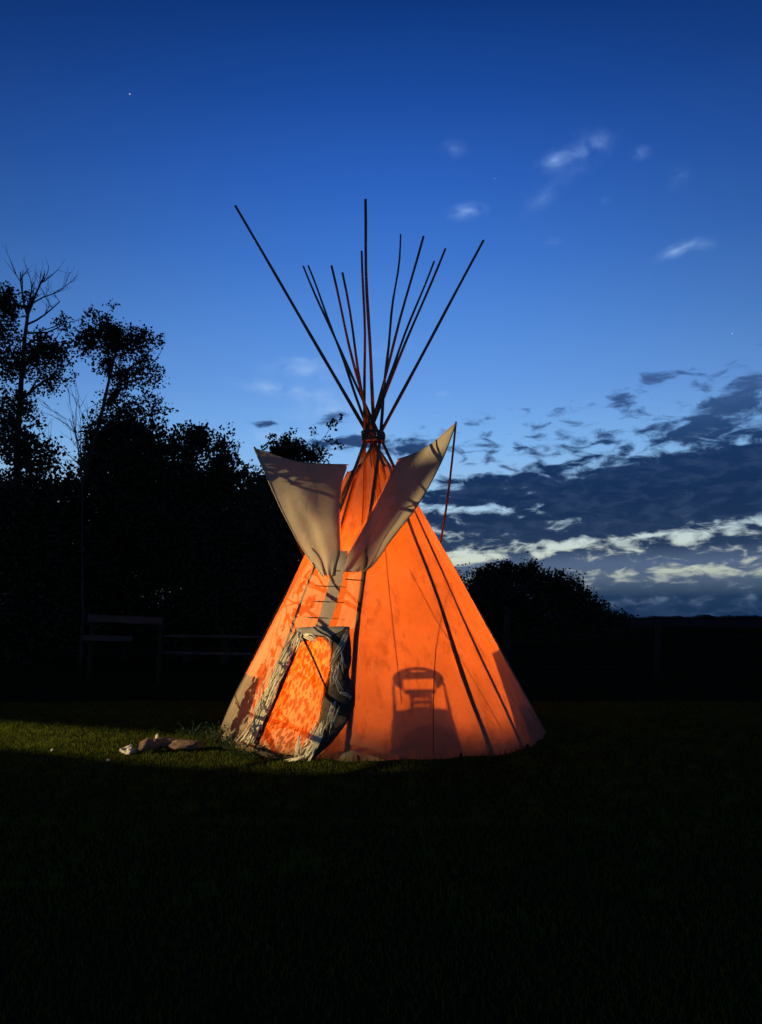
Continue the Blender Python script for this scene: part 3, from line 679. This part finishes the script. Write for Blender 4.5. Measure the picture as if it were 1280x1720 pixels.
tree('leafy_tree', 'dark leafy tree hiding the foot of the tall thin poplar', [(50, 1075), (52, 950), (48, 830)], 27,
     [(22, 745, 40, 50, 80, 14, .2), (66, 765, 34, 34, 44, 12, .2), (50, 860, 80, 80, 360, 29, .3), (20, 930, 80, 120, 360, 29, .3), (100, 960, 80, 110, 360, 29, .3), (118, 822, 24, 20, 18, 8, .16), (60, 1050, 110, 30, 312, 32, .3)], .17, 13, .2, group=G1)
tree('leafy_tree', 'broad dense tree under the round headed poplar', [(215, 1075), (215, 950), (210, 800)], 29,
     [(205, 735, 60, 50, 190, 20, .24), (165, 780, 30, 60, 90, 16, .22), (250, 770, 46, 60, 160, 20, .24), (205, 850, 90, 90, 456, 32, .3), (270, 880, 70, 110, 360, 32, .3), (190, 970, 100, 100, 456, 32, .3), (210, 1050, 120, 30, 312, 32, .3)], .16, 14, .22, group=G1)
tree('leafy_tree', 'dark tree with two leafy spikes beside the broad dense tree', [(318, 1075), (318, 950), (316, 800)], 28,
     [(312, 745, 16, 34, 50, 14, .16), (338, 745, 14, 36, 40, 14, .14), (312, 810, 46, 50, 170, 20, .24), (320, 900, 80, 100, 432, 32, .3), (330, 1000, 90, 70, 312, 29, .3), (340, 1055, 110, 25, 264, 32, .3)], .15, 15, .18, group=G1)
tree('leafy_tree', 'small airy tree between the spiked tree and the tipi', [(378, 1075), (376, 950), (370, 830)], 27,
     [(368, 750, 18, 20, 34, 12, .12), (378, 785, 24, 22, 50, 14, .16), (360, 815, 30, 26, 60, 16, .18), (395, 830, 40, 34, 90, 18, .2), (390, 910, 80, 90, 408, 32, .3), (400, 1000, 90, 70, 312, 29, .3)], .135, 16, .16, group=G1)
tree('leafy_tree', 'dark tree whose top shows just above a smoke flap', [(480, 1075), (482, 950), (486, 830)], 32,
     [(492, 762, 42, 18, 100, 16, .18), (530, 765, 22, 12, 26, 10, .14), (470, 775, 26, 16, 50, 14, .16), (440, 820, 40, 30, 90, 16, .22), (490, 840, 70, 60, 312, 29, .3), (480, 920, 100, 90, 504, 32, .3), (500, 1010, 110, 60, 384, 32, .3), (490, 1052, 120, 25, 288, 32, .3), (580, 960, 70, 100, 312, 29, .3)], .15, 17, .22, group=G1)
tree('bare_shrub', 'leafless shrub of thin upright twigs in the gap between trees', [(138, 1070), (138, 900), (138, 800)], 26, [(125, 820, 40, 20, 20, 8, .2)], .18, 18, .07,
     [(138, 810, 120, 700, .03), (138, 820, 142, 690, .03), (140, 820, 160, 720, .025), (136, 830, 105, 740, .025), (136, 800, 130, 720, .02)], limbs=False)
tree('thicket_shrub', 'wide dark thicket standing alone beyond the wire fence', [(880, 1068), (880, 1040), (878, 1010)], 45,
     [(815, 978, 26, 22, 90, 22, .22), (845, 968, 30, 20, 110, 22, .22), (885, 970, 34, 20, 120, 22, .22), (925, 985, 36, 22, 120, 22, .22), (850, 1015, 80, 36, 420, 30, .3), (950, 1012, 40, 24, 170, 26, .28), (985, 1030, 36, 16, 120, 24, .25), (962, 984, 22, 20, 36, 14, .16), (990, 1000, 10, 14, 10, 12, .12),
      (1030, 1042, 36, 8, 70, 20, .25), (760, 1010, 60, 50, 240, 24, .35), (680, 1010, 70, 60, 240, 24, .35), (870, 1050, 130, 16, 300, 26, .3), (850, 950, 10, 10, 14, 14, .12), (895, 953, 9, 12, 14, 14, .12), (822, 958, 8, 10, 10, 12, .12), (940, 966, 8, 10, 8, 12, .12), (978, 996, 8, 12, 9, 12, .12), (1008, 1018, 10, 8, 9, 12, .12)], .17, 19, .2, limbs=False)
# lone sapling near the lamp: its leaves dapple the beam
sap = empty('aspen_tree', (-9.2, 6.2, 0)); tag(sap, 'low branched aspen standing between the floodlight and the tipi', 'tree')
def between(T, k=.58): return LP + (np.array(T) - LP) * k      # where the lamp's ray to a point passes the aspen
spots = []
for px, py, ry, rz_p, nc, per in ((402, 1190, .10, .13, 20, 6), (420, 1155, .09, .11, 16, 6), (432, 1128, .06, .05, 8, 5), (388, 1215, .06, .06, 8, 5), (500, 985, .06, .04, 6, 4), (512, 1015, .06, .04, 6, 4), (478, 1040, .06, .04, 5, 4),
                                  (525, 960, .05, .03, 4, 4), (455, 1090, .05, .03, 4, 4), (470, 1010, .05, .03, 4, 4)):
    spots.append((between(cone_hit(px, py)), (.3, ry, rz_p), nc, per, .035))
for T, ry, rz_p, nc, per in ((at_y(560, 800, 10.65), .10, .06, 22, 7), (at_y(520, 785, 10.72), .14, .05, 22, 7), (at_y(470, 775, 10.8), .10, .04, 12, 6)):
    spots.append((between(T), (.3, ry, rz_p), nc, per, .035))
mb = MB(); rng = np.random.default_rng(5)
mb.tube([(-9.2, 6.2, -.1), (-9.22, 6.25, 1.5), (-9.25, 6.2, 3.), (-9.2, 5.8, 5.)], [.09, .08, .06, .03], 8)
for c, *_ in spots[::2]:
    b_ = Vector((-9.22, 6.28, max(1.2, c[2] - .35))); branch(mb, b_, Vector(c) - b_, (Vector(c) - b_).length, .022, 1, rng, .3)
mb.build('trunk', M['bark'], sap, True)
spots.append(((-9.2, 5.6, 5.2), (.5, .35, .4), 80, 8, .08))
V, F_ = leaf_cloud(spots, .085, 21)
big_mesh('crown', V, F_, M['leaf'], sap)

# far tree line on the horizon
def far_wood(x0, x1, Y, hs, seed, label):
    n = 90; rng = np.random.default_rng(seed); vs = []; fs = []
    for i in range(n + 1):
        px = x0 + (x1 - x0) * i / n; x = at_y(px, 1037, Y)[0]; e = math.sin(math.pi * i / n) ** .4
        h = (hs * (.55 + .5 * mnoise.noise(Vector((i * .16, seed, 0))) + .35 * mnoise.noise(Vector((i * .6, seed, 3))))) * e + .3
        for dy, kz in ((0, 0), (-4, .5), (0, 1.), (14, .9), (20, 0)): vs.append((x, Y + dy, max(.0, h * kz)))
    for i in range(n):
        for j in range(4): fs.append((i * 5 + j, (i + 1) * 5 + j, (i + 1) * 5 + j + 1, i * 5 + j + 1))
    tag(mesh_obj('far_woodland', vs, fs, M['leaf'], None), label, 'woodland', kind='stuff')
far_wood(1040, 1420, 700, 4.5, 4, 'thin dark line of woodland along the flat horizon'); far_wood(860, 1180, 1100, 3., 9, 'lower and farther strip of woodland on the horizon')
M['stubble'] = plain('dry_stubble', (.024, .020, .017), (.038, .031, .026), .02, 1., bump=0, spec=0)
tag(mesh_obj('field', [(-2500, 150, .02)] + [(x_, 125 + 45 * mnoise.noise(Vector((x_ * .021, 3., 0))) + 12 * mnoise.noise(Vector((x_ * .13, 7., 0))), .02) for x_ in range(-300, 400, 6)] + [(3000, 150, .02), (3000, 3000, .02), (-2500, 3000, .02)], [tuple(range(121))], M['stubble']), 'flat brown stubble field beyond the fence', kind='structure')

# ------------------------------------------------------------------ fences
fr = empty('wire_fence', tuple(ground(851, 1140))); tag(fr, 'wire fence with weathered wooden posts across the dark field', 'fence')
tops = []
for px, ytop in ((690, 1035), (851, 1020), (1105, 1040), (1360, 1030)):
    g = ground(px, 1141); tp = at_y(px, ytop, g[1]); mb = MB()
    mb.tube([g - np.array([0, 0, .2]), g + np.array([.01, 0, .6]), (tp[0] + .015, tp[1], tp[2])], [.078, .075, .07], 9); mb.build('post', M['post'], fr, True); tops.append((g, tp))
for h in (.35, .75, 1.15):
    mb = MB(); P = []
    for a, b_ in zip(tops[:-1], tops[1:]):
        for k in np.linspace(0, 1, 8)[:-1]:
            q = a[0] * (1 - k) + b_[0] * k; P.append((q[0], q[1] - .075, h + (-.03 * math.sin(math.pi * k))))
    q = tops[-1][0]; P.append((q[0], q[1] - .075, h)); mb.tube(P, .004, 4); mb.build('wire', M['wire'], fr)
fb = empty('board_fence', tuple(ground(200, 1150))); tag(fb, 'old fence of grey boards in front of the dark trees', 'fence')
Yf = 18.
def rail(x0, y0, x1, y1, hpx, name='rail', dy=0.):
    a = at_y(x0, y0, Yf + dy); b_ = at_y(x1, y1, Yf + dy); h = hpx * Yf / FPX; mb = MB()
    n = 7; vs = []
    for k in range(n):
        q = a + (b_ - a) * k / (n - 1); w_ = h / 2 * (1 + .08 * math.sin(k * 2.3))
        for dyy, dz in ((-.02, -w_), (-.02, w_), (.02, w_), (.02, -w_)): vs.append(q + np.array([0, dyy, dz]))
    fs = [(i * 4 + j, i * 4 + (j + 1) % 4, (i + 1) * 4 + (j + 1) % 4, (i + 1) * 4 + j) for i in range(n - 1) for j in range(4)] + [(0, 1, 2, 3), (n * 4 - 1, n * 4 - 2, n * 4 - 3, n * 4 - 4)]
    mb.add(vs, fs); mb.build(name, M['board'], fb)
rail(147, 1038, 274, 1043, 12); rail(140, 1071, 222, 1073, 9, dy=.0); rail(276, 1068, 460, 1070, 4); rail(276, 1096, 460, 1099, 4)
for px, yt in ((152, 1036), (268, 1040), (455, 1060)):
    g = at_y(px, 1100, Yf + .12); tp = at_y(px, yt, Yf + .1); mb = MB(); mb.tube([(g[0], g[1], -.2), (g[0], g[1], .7), (g[0] + .01, g[1], tp[2])], [.06, .055, .05], 8); mb.build('post', M['dark_wood'], fb, True)

# ------------------------------------------------------------------ bits lying on the grass
def lump(name, c, d, seed, mat, label, cat, n=2, rough=.35, rz=0.):
    bm = bmesh.new(); bmesh.ops.create_icosphere(bm, subdivisions=n, radius=.5)
    for v in bm.verts:
        k = 1 + rough * mnoise.noise(v.co * 2.6 + Vector((seed, seed * 2., 0))) + rough * .5 * mnoise.noise(v.co * 6. + Vector((0, seed, 0)))
        v.co = Vector((v.co.x * d[0], v.co.y * d[1], v.co.z * d[2])) * k
    me = bpy.data.meshes.new(name); bm.to_mesh(me); bm.free(); me.materials.append(mat)
    o = bpy.data.objects.new(name, me); COL.objects.link(o); o.location = c; o.rotation_euler.z = rz; tag(o, label, cat); return o
g = ground(215, 1268); lump('stone', (g[0], g[1], .055), (.17, .13, .10), 3., M['stone'], 'pale angular stone beside the broken wood', 'stone', 2, .9)
g = ground(182, 1280); lump('pebble', (g[0], g[1], .02), (.05, .05, .04), 5., M['stone'], 'small white pebble at the edge of the lit grass', 'pebble', 1)
g = ground(88, 1263); lump('pebble', (g[0], g[1], .02), (.05, .04, .04), 8., M['stone'], 'tiny pale pebble alone in the lit grass', 'pebble', 1)
# broken, hollowed piece of wood
a = ground(232, 1266); b_ = ground(322, 1258)
wd = MB(); ln = np.linalg.norm(b_ - a); NL, NA = 26, 16
vs = []
for i in range(NL):
    k = i / (NL - 1); rr0 = .085 * (1 - .25 * k) * (.55 + .45 * min(1, 6 * min(k + .05, 1.05 - k)))
    for j in range(NA):
        an = 2 * math.pi * j / NA
        hol = .5 * math.exp(-((k - .22) / .06) ** 2 - ((an - 4.4) / .6) ** 2) + .5 * math.exp(-((k - .50) / .09) ** 2 - ((an - 4.2) / .7) ** 2)
        r_ = rr0 * (1 + .35 * mnoise.noise(Vector((k * 7, math.cos(an) * 1.2, math.sin(an) * 1.2))) - hol * .9)
        q = a * (1 - k) + b_ * k; vs.append((q[0] + .02 * math.sin(9 * k), q[1] + r_ * 1.2 * math.cos(an) * (1 + .0), .075 + .03 * math.sin(k * 5) * .6 + r_ * .95 * math.sin(an)))
wd.add(vs, [(i * NA + j, i * NA + (j + 1) % NA, (i + 1) * NA + (j + 1) % NA, (i + 1) * NA + j) for i in range(NL - 1) for j in range(NA)] + [tuple(range(NA)), tuple(range((NL - 1) * NA, NL * NA))[::-1]])
tag(wd.build('driftwood', M['log'], None, True), 'broken brown length of hollowed wood lying on lit grass', 'wood')
c1 = at_y(264, 1246, (a[1] + b_[1]) / 2); lump('wood_chip', (c1[0], c1[1], .165), (.05, .04, .08), 2., M['stone'], 'small pale chip sticking up on the broken wood', 'chip', 1)
c2 = ground(300, 1262); lump('wood_slab', (c2[0] + .08, c2[1], .07), (.42, .20, .12), 6., M['log'], 'flat brown slab of wood leaning on the broken log', 'wood', 3, .3, .2)

# weeds round the foot of the tipi
def weed(px, py, h, n, seed, label):
    g = ground(px, py); rng = np.random.default_rng(seed); mb = MB()
    for k in range(n):
        a = rng.uniform(0, 6.28); r_ = rng.uniform(.0, .16); tip = Vector((g[0] + (r_ + .08) * math.cos(a), g[1] + (r_ + .08) * math.sin(a), h * rng.uniform(.35, 1.)))
        base = Vector((g[0] + r_ * .3 * math.cos(a), g[1] + r_ * .3 * math.sin(a), 0)); mb.tube([base, (base + tip) / 2 + Vector((0, 0, .03)), tip], [.004, .003, .002], 3, False)
        for q in range(5):
            c = base.lerp(tip, .35 + .65 * q / 4); u = Vector(rng.normal(size=3)); u.z = u.z * .4 + .3; u.normalize(); v = u.cross(Vector((0, 0, 1))).normalized(); s = rng.uniform(.03, .06)
            mb.add([c, c + u * s * .5 + v * s * .3, c + u * s, c + u * s * .5 - v * s * .3], [(0, 1, 2, 3)])
    tag(mb.build('weed', M['weed'], None), label, 'weed')
weed(322, 1238, .20, 16, 1, 'leafy weed growing behind the broken wood')
weed(352, 1250, .22, 20, 2, 'bushy weed between the broken wood and the tipi')
weed(384, 1256, .22, 22, 3, 'low weed at the foot of the fringed tipi door')
weed(366, 1240, .20, 14, 4, 'weed against the foot of the tipi cover beside the fringe')
weed(420, 1276, .16, 18, 5, 'short weed in front of the tipi door sill')
weed(400, 1268, .16, 16, 6, 'small weed just outside the long fringe ends')

# grass blades
def grass(n, xr, yr, hmin, hmax, seed, keep):
    rng = np.random.default_rng(seed); x = rng.uniform(*xr, n); y = rng.uniform(*yr, n); k = keep(x, y, rng); x, y = x[k], y[k]; n = len(x)
    z = np.array([gz(a, b_) for a, b_ in zip(x, y)]); h = rng.uniform(hmin, hmax, n) * (.7 + .6 * rng.random(n) ** 2); a = rng.uniform(0, 6.28, n); ln = rng.normal(0, .4, (n, 2)) * h[:, None]
    wd_ = rng.uniform(.002, .004, n); c, s = np.cos(a) * wd_, np.sin(a) * wd_
    V = np.stack([np.stack([x - c, y - s, z - .005], 1), np.stack([x + c, y + s, z - .005], 1), np.stack([x + ln[:, 0], y + ln[:, 1], z + h], 1)], 1).reshape(-1, 3)
    return V
out_tipi = lambda x, y, r_: np.hypot(x - CX, y - CY) > R0 - .02
V1 = grass(260000, (-8, 8), (6.2, 15.), .018, .045, 31, lambda x, y, r_: out_tipi(x, y, r_) & (np.abs(x) < y * .52 + .3))
V2 = grass(60000, (-4.5, 4.5), (3.2, 6.4), .02, .05, 32, lambda x, y, r_: np.abs(x) < y * .52 + .3)
V3 = grass(40000, (-2.8, 2.8), (8.3, 13.), .06, .13, 33, lambda x, y, r_: (np.hypot(x - CX, y - CY) > R0 - .01) & (np.hypot(x - CX, y - CY) < R0 + .05 + .16 * r_.random(len(x)) ** 2))
tr_ = np.random.default_rng(44); tcx = tr_.uniform(-6, 6, 420); tcy = tr_.uniform(4.5, 14, 420)
def tuft_keep(x, y, r_):
    d = np.full(len(x), 9.)
    for a_, b2 in zip(tcx, tcy): d = np.minimum(d, np.hypot(x - a_, y - b2))
    return (d < .05 + .03 * r_.random(len(x))) & (np.hypot(x - CX, y - CY) > R0) & (np.abs(x) < y * .52 + .3)
V4 = grass(300000, (-6, 6), (4.5, 14.), .05, .10, 34, tuft_keep)
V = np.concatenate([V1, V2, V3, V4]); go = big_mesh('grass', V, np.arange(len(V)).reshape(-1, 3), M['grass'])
tag(go, 'short grass blades covering the meadow round the tipi', 'grass', kind='stuff')
